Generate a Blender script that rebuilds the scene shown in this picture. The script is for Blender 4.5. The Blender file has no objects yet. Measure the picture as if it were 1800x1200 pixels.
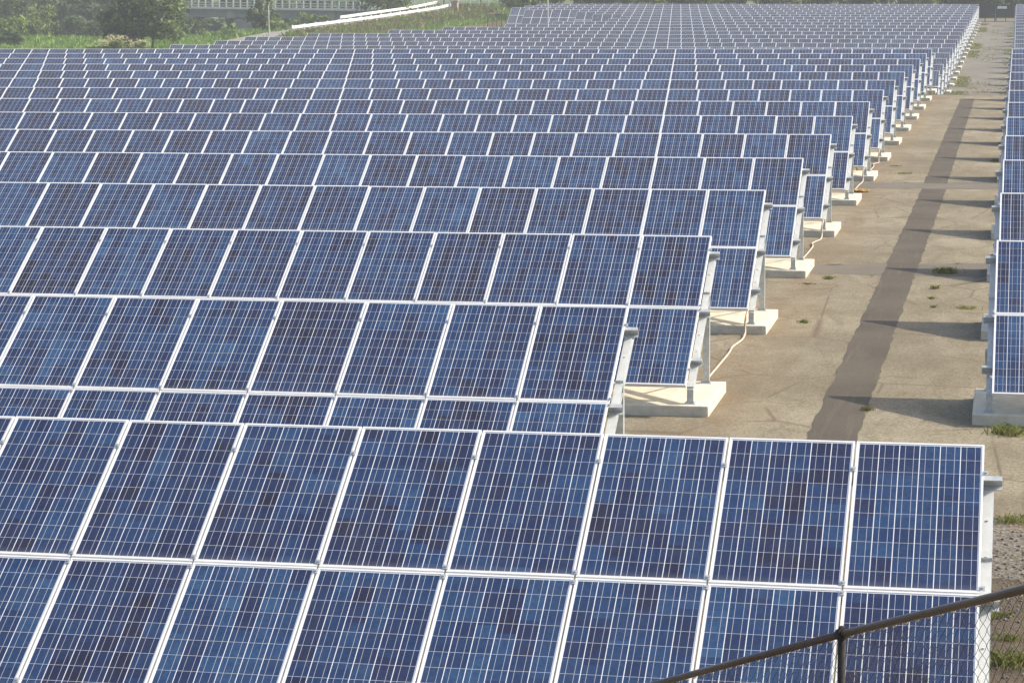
import bpy, bmesh, math, random
from mathutils import Vector, Matrix

random.seed(11)
S = bpy.context.scene
COL = S.collection

# ------------------------------------------------------------------ camera, world, sun, exposure
EYE = Vector((0.0, 0.0, 5.72))
F_PX = 4449.3                                   # focal length in pixels of the 1800 px wide photograph
CR = Vector((0.98096477, 0.1941095, -0.00544313))
CU = Vector((-0.02222053, 0.14005333, 0.9898946))
CF = Vector((-0.19291027, 0.97093077, -0.1417006))
cam = bpy.data.cameras.new('camera')
cam.sensor_width = 36.0
cam.sensor_fit = 'HORIZONTAL'
cam.lens = 36.0 * F_PX / 1800.0
cam.clip_start = 0.5
cam.clip_end = 5000
camo = bpy.data.objects.new('camera', cam)
COL.objects.link(camo)
camo.matrix_world = Matrix((
    (CR.x, CU.x, -CF.x, EYE.x),
    (CR.y, CU.y, -CF.y, EYE.y),
    (CR.z, CU.z, -CF.z, EYE.z),
    (0, 0, 0, 1)))
S.camera = camo

SUN_EL = math.radians(41.0)
SUN_DIR = Vector((0.93, 0.36, 0)).normalized() * math.cos(SUN_EL) + Vector((0, 0, math.sin(SUN_EL)))
world = bpy.data.worlds.new('World')
S.world = world
world.use_nodes = True
wn = world.node_tree
bg = wn.nodes['Background']
sky = wn.nodes.new('ShaderNodeTexSky')
sky.sky_type = 'NISHITA'
sky.sun_disc = False
sky.sun_elevation = SUN_EL
sky.sun_rotation = math.atan2(SUN_DIR.x, SUN_DIR.y)
sky.air_density = 1.0
sky.dust_density = 3.0
sky.ozone_density = 1.0
wn.links.new(sky.outputs['Color'], bg.inputs['Color'])
bg.inputs['Strength'].default_value = 0.15
sl = bpy.data.lights.new('sun', 'SUN')
sl.energy = 3.45
sl.angle = math.radians(0.6)
sl.color = (1.0, 0.91, 0.75)
sun = bpy.data.objects.new('sun', sl)
COL.objects.link(sun)
sun.rotation_euler = (-SUN_DIR).to_track_quat('-Z', 'Y').to_euler()
S.view_settings.view_transform = 'Standard'
S.view_settings.look = 'None'
S.view_settings.gamma = 1.0
S.view_settings.use_curve_mapping = False
S.view_settings.exposure = 0.66


def at(px, py, d):
    """point d metres away that the photograph shows at pixel (px, py)"""
    return EYE + (CF + CR * ((px - 900) / F_PX) - CU * ((py - 600) / F_PX)) * d


# ------------------------------------------------------------------ materials
def new_mat(name):
    m = bpy.data.materials.new(name)
    m.use_nodes = True
    nt = m.node_tree
    return m, nt, nt.nodes['Principled BSDF']


class NB:
    """tiny helper for node graphs"""
    def __init__(self, nt):
        self.nt = nt

    def node(self, t, **kw):
        n = self.nt.nodes.new(t)
        for k, v in kw.items():
            setattr(n, k, v)
        return n

    def link(self, a, b):
        self.nt.links.new(a, b)

    def put(self, sock, v):
        if hasattr(v, 'is_linked'):
            self.link(v, sock)
        else:
            sock.default_value = v

    def math(self, op, a, b=0.0, c=None, clamp=False):
        n = self.node('ShaderNodeMath', operation=op)
        n.use_clamp = clamp
        self.put(n.inputs[0], a)
        self.put(n.inputs[1], b)
        if c is not None:
            self.put(n.inputs[2], c)
        return n.outputs[0]

    def mix(self, f, a, b, typ='MIX'):
        n = self.node('ShaderNodeMix', data_type='RGBA', blend_type=typ)
        self.put(n.inputs[0], f)
        self.put(n.inputs[6], a)
        self.put(n.inputs[7], b)
        return n.outputs[2]

    def ramp(self, f, stops, interp='LINEAR'):
        n = self.node('ShaderNodeValToRGB')
        r = n.color_ramp
        r.interpolation = interp
        while len(r.elements) < len(stops):
            r.elements.new(0.5)
        for e, (p, c) in zip(r.elements, stops):
            e.position = p
            e.color = (c[0], c[1], c[2], 1) if not isinstance(c, (int, float)) else (c, c, c, 1)
        self.put(n.inputs[0], f)
        return n.outputs[0]

    def noise(self, vec, scale, detail=4, rough=0.6, dist=0.0):
        n = self.node('ShaderNodeTexNoise')
        self.put(n.inputs['Vector'], vec)
        n.inputs['Scale'].default_value = scale
        n.inputs['Detail'].default_value = detail
        n.inputs['Roughness'].default_value = rough
        n.inputs['Distortion'].default_value = dist
        return n.outputs['Fac']

    def mapping(self, vec, scale=(1, 1, 1), loc=(0, 0, 0)):
        n = self.node('ShaderNodeMapping')
        self.put(n.inputs['Vector'], vec)
        n.inputs['Scale'].default_value = scale
        n.inputs['Location'].default_value = loc
        return n.outputs[0]

    def bump(self, h, strength, dist, bsdf):
        n = self.node('ShaderNodeBump')
        n.inputs['Strength'].default_value = strength
        n.inputs['Distance'].default_value = dist
        self.link(h, n.inputs['Height'])
        self.link(n.outputs[0], bsdf.inputs['Normal'])


def rgba(c):
    return (c[0], c[1], c[2], 1.0)


def simple_mat(name, col, rough=0.6, metal=0.0, vary=0.12, scale=6.0, bump=0.0, coords='Object', dark=None):
    m, nt, b = new_mat(name)
    nb = NB(nt)
    tc = nb.node('ShaderNodeTexCoord').outputs[coords]
    n1 = nb.noise(tc, scale, 5, 0.65)
    lo = dark if dark else tuple(x * (1 - 2.2 * vary) for x in col)
    hi = tuple(min(1, x * (1 + 1.6 * vary)) for x in col)
    c = nb.ramp(n1, [(0.3, lo), (0.55, col), (0.75, hi)])
    nb.link(c, b.inputs['Base Color'])
    b.inputs['Roughness'].default_value = rough
    b.inputs['Metallic'].default_value = metal
    if bump:
        nb.bump(nb.noise(tc, scale * 6, 4), bump, 0.02, b)
    return m


M = {}
M['alu'] = simple_mat('anodised_aluminium', (0.80, 0.80, 0.79), 0.42, 0.05, 0.04, 3.0)
M['galv'] = simple_mat('galvanised_steel', (0.50, 0.53, 0.54), 0.5, 0.35, 0.12, 9.0)
M['galv_light'] = simple_mat('bright_galvanised_steel', (0.62, 0.64, 0.63), 0.5, 0.15, 0.08, 5.0)
M['bolt'] = simple_mat('stainless_bolt', (0.50, 0.51, 0.51), 0.4, 0.3, 0.1, 30)
M['concrete_base'] = simple_mat('cast_concrete', (0.62, 0.575, 0.46), 0.9, 0, 0.10, 3.5, 0.25)
M['cable'] = simple_mat('cream_plastic', (0.50, 0.41, 0.31), 0.6, 0, 0.06, 8)
M['yellow'] = simple_mat('yellow_plastic', (0.72, 0.50, 0.17), 0.55, 0, 0.1, 6)
M['brown_rail'] = simple_mat('brown_paint', (0.100, 0.064, 0.047), 0.36, 0, 0.1, 14)
M['dark_post'] = simple_mat('dark_paint_with_shade', (0.022, 0.017, 0.016), 0.8, 0, 0.1, 14)  # shaded side of the foreground posts is put into this darker brown
M['wire'] = simple_mat('coated_wire', (0.05, 0.038, 0.03), 0.5, 0, 0.1, 30)
M['tie'] = simple_mat('bare_wire_tie', (0.62, 0.52, 0.36), 0.4, 0.3, 0.1, 30)
M['white_rail'] = simple_mat('white_painted_steel', (0.80, 0.80, 0.77), 0.5, 0, 0.05, 1.5)
M['bridge_rail'] = simple_mat('pale_painted_railing', (0.66, 0.63, 0.58), 0.7, 0, 0.06, 1.0)
M['bridge_girder'] = simple_mat('grey_painted_girder', (0.20, 0.225, 0.22), 0.7, 0, 0.10, 0.6)
M['bridge_conc'] = simple_mat('bridge_concrete', (0.30, 0.28, 0.25), 0.9, 0, 0.15, 0.6, 0.2)
M['tan_stone'] = simple_mat('tan_masonry', (0.40, 0.32, 0.23), 0.9, 0, 0.18, 1.5, 0.3)
M['gate_dark'] = simple_mat('dark_green_sheet', (0.018, 0.026, 0.024), 0.6, 0, 0.15, 1.0)
M['sign_white'] = simple_mat('white_plate', (0.72, 0.72, 0.70), 0.5, 0, 0.03, 2.0)
M['pole'] = simple_mat('weathered_pole', (0.46, 0.46, 0.43), 0.7, 0, 0.1, 2.0)
M['bark'] = simple_mat('bark', (0.11, 0.085, 0.06), 0.95, 0, 0.2, 5.0, 0.4)
M['pebble'] = simple_mat('gravel_stone', (0.185, 0.172, 0.150), 0.9, 0, 0.30, 9.0, 0.0, 'Generated')
M['asphalt_road'] = simple_mat('old_road', (0.24, 0.22, 0.19), 0.95, 0, 0.12, 0.5, 0.2)


def cells_mat(name='solar_cells', grey=False):
    m, nt, b = new_mat(name)
    nb = NB(nt)
    uv = nb.node('ShaderNodeUVMap', uv_map='UVMap').outputs[0]
    sep = nb.node('ShaderNodeSeparateXYZ')
    nb.link(uv, sep.inputs[0])
    mu, mv = 0.006, 0.007
    u = nb.math('DIVIDE', nb.math('SUBTRACT', sep.outputs[0], mu), 1 - 2 * mu)
    v = nb.math('DIVIDE', nb.math('SUBTRACT', sep.outputs[1], mv), 1 - 2 * mv)
    iu = nb.math('MULTIPLY', nb.math('MINIMUM', u, nb.math('SUBTRACT', 1.0, u)), 1.0)
    iv = nb.math('MINIMUM', v, nb.math('SUBTRACT', 1.0, v))
    inside = nb.math('GREATER_THAN', nb.math('MINIMUM', iu, iv), 0.0)
    cu = nb.math('MULTIPLY', u, 6.0)
    cv = nb.math('MULTIPLY', v, 10.0)
    fu = nb.math('FRACT', cu)
    fv = nb.math('FRACT', cv)
    du = nb.math('MINIMUM', fu, nb.math('SUBTRACT', 1.0, fu))
    dv = nb.math('MINIMUM', fv, nb.math('SUBTRACT', 1.0, fv))
    gap_u = nb.math('LESS_THAN', du, 0.021)
    gap_v = nb.math('LESS_THAN', dv, 0.011)
    bus = nb.math('LESS_THAN', nb.math('ABSOLUTE', nb.math('SUBTRACT', du, 0.29)), 0.0105)
    oi = nb.node('ShaderNodeObjectInfo').outputs['Random']
    isl = nb.node('ShaderNodeNewGeometry').outputs['Random Per Island']
    seed = nb.math('ADD', nb.math('MULTIPLY', oi, 731.7), nb.math('MULTIPLY', isl, 517.3))
    cx = nb.node('ShaderNodeCombineXYZ')
    nb.link(nb.math('FLOOR', cu), cx.inputs[0])
    nb.link(nb.math('FLOOR', cv), cx.inputs[1])
    nb.link(seed, cx.inputs[2])
    w1 = nb.node('ShaderNodeTexWhiteNoise', noise_dimensions='3D')
    nb.link(cx.outputs[0], w1.inputs['Vector'])
    cx2 = nb.node('ShaderNodeCombineXYZ')
    nb.link(nb.math('FLOOR', cu), cx2.inputs[0])
    nb.link(seed, cx2.inputs[2])
    w2 = nb.node('ShaderNodeTexWhiteNoise', noise_dimensions='3D')
    nb.link(cx2.outputs[0], w2.inputs['Vector'])
    # a run of like-coloured cells of the same batch
    cx4 = nb.node('ShaderNodeCombineXYZ')
    nb.link(nb.math('FLOOR', cu), cx4.inputs[0])
    nb.link(nb.math('FLOOR', nb.math('DIVIDE', nb.math('ADD', cv, nb.math('MULTIPLY', w2.outputs['Value'], 3.0)), 3.0)), cx4.inputs[1])
    nb.link(nb.math('ADD', seed, 3.3), cx4.inputs[2])
    w4 = nb.node('ShaderNodeTexWhiteNoise', noise_dimensions='3D')
    nb.link(cx4.outputs[0], w4.inputs['Vector'])
    w3 = nb.node('ShaderNodeTexWhiteNoise', noise_dimensions='1D')
    nb.link(seed, w3.inputs['W'])
    val = nb.math('ADD', nb.math('MULTIPLY', w1.outputs['Value'], 0.28),
                  nb.math('ADD', nb.math('MULTIPLY', w4.outputs['Value'], 0.40),
                          nb.math('MULTIPLY', w3.outputs['Value'], 0.32)))
    # fine crystal mottling
    cvec = nb.node('ShaderNodeCombineXYZ')
    nb.link(cu, cvec.inputs[0])
    nb.link(nb.math('MULTIPLY', cv, 1.0), cvec.inputs[1])
    nb.link(seed, cvec.inputs[2])
    vo = nb.node('ShaderNodeTexVoronoi')
    nb.link(cvec.outputs[0], vo.inputs['Vector'])
    vo.inputs['Scale'].default_value = 7.0
    mot = nb.math('MULTIPLY', nb.math('SUBTRACT', nb.node_out(vo, 'Color'), 0.5), 0.19)
    soft = nb.math('MULTIPLY', nb.math('SUBTRACT', nb.noise(cvec.outputs[0], 1.1, 3), 0.5), 0.30)
    val = nb.math('ADD', val, nb.math('ADD', mot, soft), clamp=True)
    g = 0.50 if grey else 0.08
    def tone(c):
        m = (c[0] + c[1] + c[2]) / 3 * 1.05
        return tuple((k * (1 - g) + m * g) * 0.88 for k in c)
    cell = nb.ramp(val, [(p, tone(c)) for p, c in ((0.14, (0.021, 0.019, 0.042)), (0.32, (0.019, 0.027, 0.080)),
                         (0.54, (0.016, 0.042, 0.122)), (0.76, (0.021, 0.066, 0.166)), (0.95, (0.034, 0.100, 0.212)))])
    c = nb.mix(bus, cell, rgba((0.44, 0.46, 0.50)))
    c = nb.mix(gap_v, c, rgba((0.46, 0.47, 0.49)))
    c = nb.mix(gap_u, c, rgba((0.70, 0.71, 0.72)))
    c = nb.mix(inside, rgba((0.64, 0.65, 0.66)), c)
    dust = nb.math('ADD', nb.ramp(v, [(0.0, 0.16), (0.04, 0.008)]), nb.math('MULTIPLY', nb.ramp(nb.noise(cvec.outputs[0], 0.45, 6, 0.7), [(0.42, 0.0), (0.78, 1.0)]), 0.05))
    c = nb.mix(dust, c, rgba((0.30, 0.28, 0.25)))
    nb.link(c, b.inputs['Base Color'])
    b.inputs['Roughness'].default_value = 0.16
    b.inputs['IOR'].default_value = 1.45
    nb.put(b.inputs['Roughness'], nb.math('ADD', 0.13, nb.math('MULTIPLY', nb.noise(uv, 3.0, 3), 0.12)))
    return m


def _node_out(self, n, name):
    return n.outputs[name]


NB.node_out = _node_out
M['cells'] = cells_mat()
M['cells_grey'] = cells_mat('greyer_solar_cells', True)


def pavement_mat():
    m, nt, b = new_mat('worn_concrete_paving')
    nb = NB(nt)
    tc = nb.node('ShaderNodeTexCoord').outputs['Object']
    big = nb.noise(tc, 0.22, 5, 0.6, 0.4)
    mid = nb.noise(nb.mapping(tc, (1.0, 0.35, 1)), 1.6, 6, 0.7, 0.6)
    fine = nb.noise(tc, 38, 3, 0.7)
    c = nb.ramp(big, [(0.30, (0.172, 0.147, 0.098)), (0.50, (0.236, 0.204, 0.141)), (0.72, (0.300, 0.262, 0.185))])
    c = nb.mix(nb.ramp(mid, [(0.42, 0.0), (0.68, 0.75)]), c, rgba((0.150, 0.122, 0.078)))
    # exposed aggregate
    vo = nb.node('ShaderNodeTexVoronoi')
    nb.link(tc, vo.inputs['Vector'])
    vo.inputs['Scale'].default_value = 34
    agg = nb.ramp(nb.node_out(vo, 'Color'), [(0.15, 0.62), (0.5, 1.0), (0.9, 1.28)])
    c = nb.mix(0.65, c, agg, 'MULTIPLY')
    c = nb.mix(0.5, c, nb.ramp(fine, [(0.3, 0.78), (0.7, 1.2)]), 'MULTIPLY')
    # dark transverse stains that follow the joints
    sep = nb.node('ShaderNodeSeparateXYZ')
    nb.link(tc, sep.inputs[0])
    wob = nb.math('MULTIPLY', nb.math('SUBTRACT', nb.noise(tc, 0.9, 5, 0.65), 0.5), 1.6)
    yy = nb.math('ADD', sep.outputs[1], wob)
    fr = nb.math('FRACT', nb.math('DIVIDE', yy, 7.3))
    dj = nb.math('MULTIPLY', nb.math('MINIMUM', fr, nb.math('SUBTRACT', 1.0, fr)), 7.3)
    jm = nb.math('MULTIPLY', nb.ramp(dj, [(0.0, 1.0), (0.075, 0.0)]), nb.ramp(nb.noise(tc, 1.3, 3), [(0.42, 0.0), (0.6, 0.75)]))
    c = nb.mix(jm, c, rgba((0.13, 0.095, 0.06)))
    # cracks
    vc = nb.node('ShaderNodeTexVoronoi', feature='DISTANCE_TO_EDGE')
    nb.link(nb.mapping(tc, (1, 0.6, 1)), vc.inputs['Vector'])
    vc.inputs['Scale'].default_value = 0.55
    ck = nb.math('MULTIPLY', nb.ramp(nb.node_out(vc, 'Distance'), [(0.0, 1.0), (0.017, 0.0)]),
                 nb.ramp(nb.noise(tc, 0.45, 2), [(0.40, 0.0), (0.50, 0.9)]))
    c = nb.mix(ck, c, rgba((0.12, 0.09, 0.06)))
    # reddish washed-in dirt gathered along the slab ends
    edge = nb.math('ADD', sep.outputs[0], nb.math('MULTIPLY', nb.math('SUBTRACT', nb.noise(tc, 1.1, 5, 0.7), 0.5), 2.6))
    dirt = nb.ramp(nb.math('ABSOLUTE', nb.math('ADD', edge, 3.8)), [(0.05, 0.75), (0.75, 0.0)])
    c = nb.mix(nb.math('MULTIPLY', dirt, nb.ramp(nb.noise(tc, 2.2, 4, 0.7), [(0.40, 0.15), (0.65, 1.0)])), c, rgba((0.185, 0.122, 0.066)))
    # pale scratches
    sc = nb.noise(nb.mapping(tc, (0.8, 5.0, 1)), 2.4, 4, 0.7, 1.2)
    c = nb.mix(nb.ramp(sc, [(0.66, 0.0), (0.72, 0.45)]), c, rgba((0.36, 0.31, 0.235)))
    nb.link(c, b.inputs['Base Color'])
    b.inputs['Roughness'].default_value = 0.95
    b.inputs['Specular IOR Level'].default_value = 0.2
    nb.bump(nb.math('ADD', fine, nb.node_out(vo, 'Distance')), 0.35, 0.012, b)
    return m


M['pavement'] = pavement_mat()


def patch_mat():
    m, nt, b = new_mat('brown_asphalt_patch')
    nb = NB(nt)
    tc = nb.node('ShaderNodeTexCoord').outputs['Object']
    big = nb.noise(tc, 0.5, 5, 0.6)
    c = nb.ramp(big, [(0.3, (0.074, 0.063, 0.048)), (0.7, (0.108, 0.092, 0.070))])
    fine = nb.noise(tc, 45, 3, 0.75)
    c = nb.mix(0.7, c, nb.ramp(fine, [(0.3, 0.72), (0.7, 1.3)]), 'MULTIPLY')
    st = nb.noise(nb.mapping(tc, (6, 0.3, 1)), 1.5, 4)
    c = nb.mix(nb.ramp(st, [(0.55, 0.0), (0.75, 0.4)]), c, rgba((0.165, 0.138, 0.108)))
    nb.link(c, b.inputs['Base Color'])
    b.inputs['Roughness'].default_value = 0.95
    b.inputs['Specular IOR Level'].default_value = 0.2
    nb.bump(fine, 0.4, 0.01, b)
    return m


M['patch'] = patch_mat()


def faded_patch_mat():
    m, nt, b = new_mat('faded_cross_patch')
    nb = NB(nt)
    tc = nb.node('ShaderNodeTexCoord').outputs['Object']
    big = nb.noise(tc, 0.8, 5, 0.6)
    c = nb.ramp(big, [(0.3, (0.104, 0.087, 0.066)), (0.7, (0.150, 0.127, 0.095))])
    fine = nb.noise(tc, 45, 3, 0.75)
    c = nb.mix(0.7, c, nb.ramp(fine, [(0.3, 0.75), (0.7, 1.25)]), 'MULTIPLY')
    nb.link(c, b.inputs['Base Color'])
    b.inputs['Roughness'].default_value = 0.95
    nb.bump(fine, 0.4, 0.01, b)
    return m


M['faded_patch'] = faded_patch_mat()


def ground_mat():
    """soil, stones and thin grass; greener away from the plant"""
    m, nt, b = new_mat('soil_and_thin_grass')
    nb = NB(nt)
    tc = nb.node('ShaderNodeTexCoord').outputs['Object']
    n1 = nb.noise(tc, 0.35, 6, 0.65, 0.5)
    n2 = nb.noise(tc, 2.6, 5, 0.7)
    fine = nb.noise(tc, 26, 3, 0.7)
    soil = nb.ramp(n2, [(0.3, (0.120, 0.085, 0.052)), (0.7, (0.215, 0.160, 0.105))])
    grass = nb.ramp(n2, [(0.3, (0.050, 0.085, 0.022)), (0.7, (0.105, 0.140, 0.038))])
    c = nb.mix(nb.ramp(n1, [(0.45, 0.0), (0.62, 1.0)]), soil, grass)
    c = nb.mix(0.8, c, nb.ramp(fine, [(0.3, 0.6), (0.7, 1.4)]), 'MULTIPLY')
    sep = nb.node('ShaderNodeSeparateXYZ')
    nb.link(tc, sep.inputs[0])
    away = nb.ramp(nb.math('DIVIDE', nb.math('ADD', sep.outputs[0], 80.0), 24.0, clamp=True), [(0.0, 1.0), (0.75, 0.0)])
    meadow = nb.ramp(nb.noise(tc, 0.12, 6, 0.65), [(0.3, (0.070, 0.130, 0.028)), (0.6, (0.105, 0.170, 0.042)), (0.8, (0.150, 0.165, 0.065))])
    c = nb.mix(nb.math('MULTIPLY', away, 0.8), c, meadow)
    nb.link(c, b.inputs['Base Color'])
    b.inputs['Roughness'].default_value = 1.0
    b.inputs['Specular IOR Level'].default_value = 0.1
    nb.bump(fine, 0.6, 0.04, b)
    return m


M['ground'] = ground_mat()


def gravel_mat(name, c0, c1, weeds):
    m, nt, b = new_mat(name)
    nb = NB(nt)
    tc = nb.node('ShaderNodeTexCoord').outputs['Object']
    vo = nb.node('ShaderNodeTexVoronoi')
    nb.link(tc, vo.inputs['Vector'])
    vo.inputs['Scale'].default_value = 22
    big = nb.noise(tc, 0.3, 5, 0.65)
    c = nb.ramp(big, [(0.3, c0), (0.7, c1)])
    c = nb.mix(0.85, c, nb.ramp(nb.node_out(vo, 'Color'), [(0.1, 0.5), (0.5, 1.0), (0.9, 1.45)]), 'MULTIPLY')
    wd = nb.noise(nb.mapping(tc, (1, 0.22, 1)), 0.7, 6, 0.7, 0.5)
    c = nb.mix(nb.ramp(wd, [(0.55, 0.0), (0.68, weeds)]), c, rgba((0.135, 0.145, 0.045)))
    br = nb.noise(nb.mapping(tc, (1, 0.3, 1), (9, 3, 0)), 0.5, 5, 0.7)
    c = nb.mix(nb.ramp(br, [(0.55, 0.0), (0.72, 0.5)]), c, rgba((0.22, 0.145, 0.08)))
    nb.link(c, b.inputs['Base Color'])
    b.inputs['Roughness'].default_value = 0.95
    b.inputs['Specular IOR Level'].default_value = 0.2
    nb.bump(nb.node_out(vo, 'Distance'), 0.6, 0.03, b)
    return m


M['gravel'] = gravel_mat('grey_gravel', (0.150, 0.140, 0.118), (0.220, 0.202, 0.168), 0.9)
M['gravel_near'] = gravel_mat('loose_stones_on_soil', (0.115, 0.096, 0.072), (0.190, 0.168, 0.135), 0.6)


def leaf_mat(name, cols, trans=0.35):
    m, nt, b = new_mat(name)
    nb = NB(nt)
    g = nb.node('ShaderNodeNewGeometry').outputs['Random Per Island']
    tc = nb.node('ShaderNodeTexCoord').outputs['Object']
    cl = nb.noise(tc, 0.9, 3, 0.6)
    f = nb.math('ADD', nb.math('MULTIPLY', g, 0.7), nb.math('MULTIPLY', nb.math('SUBTRACT', cl, 0.36), 1.3), clamp=True)
    c = nb.ramp(f, [(i / (len(cols) - 1), k) for i, k in enumerate(cols)])
    nb.link(c, b.inputs['Base Color'])
    b.inputs['Roughness'].default_value = 0.65
    b.inputs['Specular IOR Level'].default_value = 0.25
    tr = nb.node('ShaderNodeBsdfTranslucent')
    nb.link(c, tr.inputs['Color'])
    mx = nb.node('ShaderNodeMixShader')
    mx.inputs[0].default_value = trans
    nb.link(b.outputs[0], mx.inputs[1])
    nb.link(tr.outputs[0], mx.inputs[2])
    nb.link(mx.outputs[0], nt.nodes['Material Output'].inputs['Surface'])
    return m


M['leaf_mid'] = leaf_mat('mid_green_leaves', [(0.041, 0.069, 0.022), (0.123, 0.182, 0.047), (0.304, 0.378, 0.099)])
M['leaf_dark'] = leaf_mat('dark_green_leaves', [(0.038, 0.072, 0.029), (0.069, 0.119, 0.039), (0.118, 0.180, 0.055)])
M['leaf_bright'] = leaf_mat('bright_green_leaves', [(0.076, 0.124, 0.024), (0.194, 0.281, 0.053), (0.420, 0.513, 0.106)])
M['leaf_blue'] = leaf_mat('dull_green_leaves', [(0.045, 0.083, 0.045), (0.095, 0.145, 0.068), (0.170, 0.230, 0.095)])
M['grass'] = leaf_mat('meadow_grass', [(0.099, 0.198, 0.030), (0.169, 0.282, 0.048), (0.270, 0.358, 0.076)], 0.3)
M['dry_grass'] = leaf_mat('dry_grass', [(0.135, 0.160, 0.050), (0.205, 0.205, 0.080), (0.290, 0.245, 0.120)], 0.3)
M['weed'] = leaf_mat('weed_blades', [(0.120, 0.150, 0.030), (0.210, 0.245, 0.055), (0.360, 0.320, 0.120)], 0.35)
M['lane_weed'] = leaf_mat('yellowish_low_weeds', [(0.16, 0.17, 0.05), (0.22, 0.23, 0.07), (0.27, 0.26, 0.10)], 0.3)
M['flower'] = leaf_mat('cream_blossom', [(0.45, 0.42, 0.20), (0.60, 0.56, 0.32), (0.70, 0.66, 0.45)], 0.2)


# ------------------------------------------------------------------ object helpers
def tag(o, label=None, cat=None, group=None, kind=None):
    if label: o['label'] = label
    if cat: o['category'] = cat
    if group: o['group'] = group
    if kind: o['kind'] = kind
    return o


def link_mesh(name, me, parent=None, loc=(0, 0, 0), rot=None):
    o = bpy.data.objects.new(name, me)
    COL.objects.link(o)
    if parent is not None:
        o.parent = parent
    o.location = loc
    if rot is not None:
        o.rotation_euler = rot
    return o


def empty(name, loc, rot=(0, 0, 0)):
    o = bpy.data.objects.new(name, None)
    COL.objects.link(o)
    o.location = loc
    o.rotation_euler = rot
    o.empty_display_size = 0.3
    return o


def bm_mesh(name, bm, *mats):
    me = bpy.data.meshes.new(name)
    bm.normal_update()
    bm.to_mesh(me)
    bm.free()
    for m in mats:
        me.materials.append(m)
    return me


def box(bm, c, s, mat=0, rot=None):
    """box with centre c and full sizes s"""
    vs = []
    for dx in (-.5, .5):
        for dy in (-.5, .5):
            for dz in (-.5, .5):
                v = Vector((dx * s[0], dy * s[1], dz * s[2]))
                if rot is not None:
                    v = rot @ v
                vs.append(bm.verts.new(v + Vector(c)))
    for f in ((0, 1, 3, 2), (4, 6, 7, 5), (0, 4, 5, 1), (2, 3, 7, 6), (0, 2, 6, 4), (1, 5, 7, 3)):
        fc = bm.faces.new([vs[i] for i in f])
        fc.material_index = mat
    return vs


def bevel_all(bm, w, seg=1):
    bmesh.ops.bevel(bm, geom=list(bm.edges), offset=w, segments=seg, affect='EDGES', profile=0.5)


def prism(bm, prof, p0, p1, up=Vector((0, 0, 1)), mat=0):
    """closed profile [(a, b)] swept from p0 to p1; a runs sideways, b along up"""
    p0, p1 = Vector(p0), Vector(p1)
    d = (p1 - p0).normalized()
    side = d.cross(up).normalized()
    u2 = side.cross(d).normalized()
    r0 = [bm.verts.new(p0 + side * a + u2 * b) for a, b in prof]
    r1 = [bm.verts.new(p1 + side * a + u2 * b) for a, b in prof]
    n = len(prof)
    for i in range(n):
        f = bm.faces.new((r0[i], r0[(i + 1) % n], r1[(i + 1) % n], r1[i]))
        f.material_index = mat
    for ring in (r0[::-1], r1):
        try:
            f = bm.faces.new(ring)
            f.material_index = mat
        except ValueError:
            pass


def c_prof(w, h, t, flip=1):
    """C-channel section with its open side to +a (flip=1) or -a"""
    p = [(-w / 2, -h / 2), (w / 2, -h / 2), (w / 2, -h / 2 + t), (-w / 2 + t, -h / 2 + t),
         (-w / 2 + t, h / 2 - t), (w / 2, h / 2 - t), (w / 2, h / 2), (-w / 2, h / 2)]
    return [(a * flip, b) for a, b in p]


def tube(bm, pts, r, n=8, mat=0, caps=True):
    pts = [Vector(p) for p in pts]
    rings = []
    for i, p in enumerate(pts):
        if i == 0: d = pts[1] - pts[0]
        elif i == len(pts) - 1: d = pts[-1] - pts[-2]
        else: d = pts[i + 1] - pts[i - 1]
        d.normalize()
        a = d.cross(Vector((0, 0, 1)))
        if a.length < 0.05: a = d.cross(Vector((1, 0, 0)))
        a.normalize()
        b = d.cross(a)
        rr = r[i] if isinstance(r, (list, tuple)) else r
        rings.append([bm.verts.new(p + (a * math.cos(2 * math.pi * k / n) + b * math.sin(2 * math.pi * k / n)) * rr) for k in range(n)])
    for i in range(len(rings) - 1):
        for k in range(n):
            f = bm.faces.new((rings[i][k], rings[i][(k + 1) % n], rings[i + 1][(k + 1) % n], rings[i + 1][k]))
            f.smooth = True
            f.material_index = mat
    if caps:
        bm.faces.new(rings[0][::-1]).material_index = mat
        bm.faces.new(rings[-1]).material_index = mat


def quad_leaf(bm, p, nrm, size, rng, mat=0, asp=0.55):
    t = nrm.cross(Vector((rng.uniform(-1, 1), rng.uniform(-1, 1), rng.uniform(-1, 1))))
    if t.length < 1e-3: t = Vector((1, 0, 0))
    t.normalize()
    s = nrm.cross(t)
    a = t * size
    b = s * size * asp
    f = bm.faces.new((bm.verts.new(p - a), bm.verts.new(p + b * 0.9 + nrm * size * .12), bm.verts.new(p + a), bm.verts.new(p - b)))
    f.material_index = mat


# ------------------------------------------------------------------ terrain
def smooth(a, b, x):
    t = max(0.0, min(1.0, (x - a) / (b - a)))
    return t * t * (3 - 2 * t)


SEC2_SLOPE = 0.015377
def z_low(y):                                   # ground of the far block, below the paved platform and rising away
    return -1.78 + SEC2_SLOPE * (min(max(y, 140), 318) - 149.25)


# the side road that climbs to the bridge along the white guard rails
RA = [(-78.0, 250.0, -0.45), (-77.25, 262.0, 0.08), (-75.8, 290.0, 0.66), (-74.3, 318.0, 1.42), (-73.9, 331.0, 1.95)]
def road_at(y):
    if y <= RA[0][1]: return RA[0][0], RA[0][2]
    for a, b in zip(RA, RA[1:]):
        if y <= b[1]:
            t = (y - a[1]) / (b[1] - a[1])
            return a[0] + (b[0] - a[0]) * t, a[2] + (b[2] - a[2]) * t
    return RA[-1][0], RA[-1][2]


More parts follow.
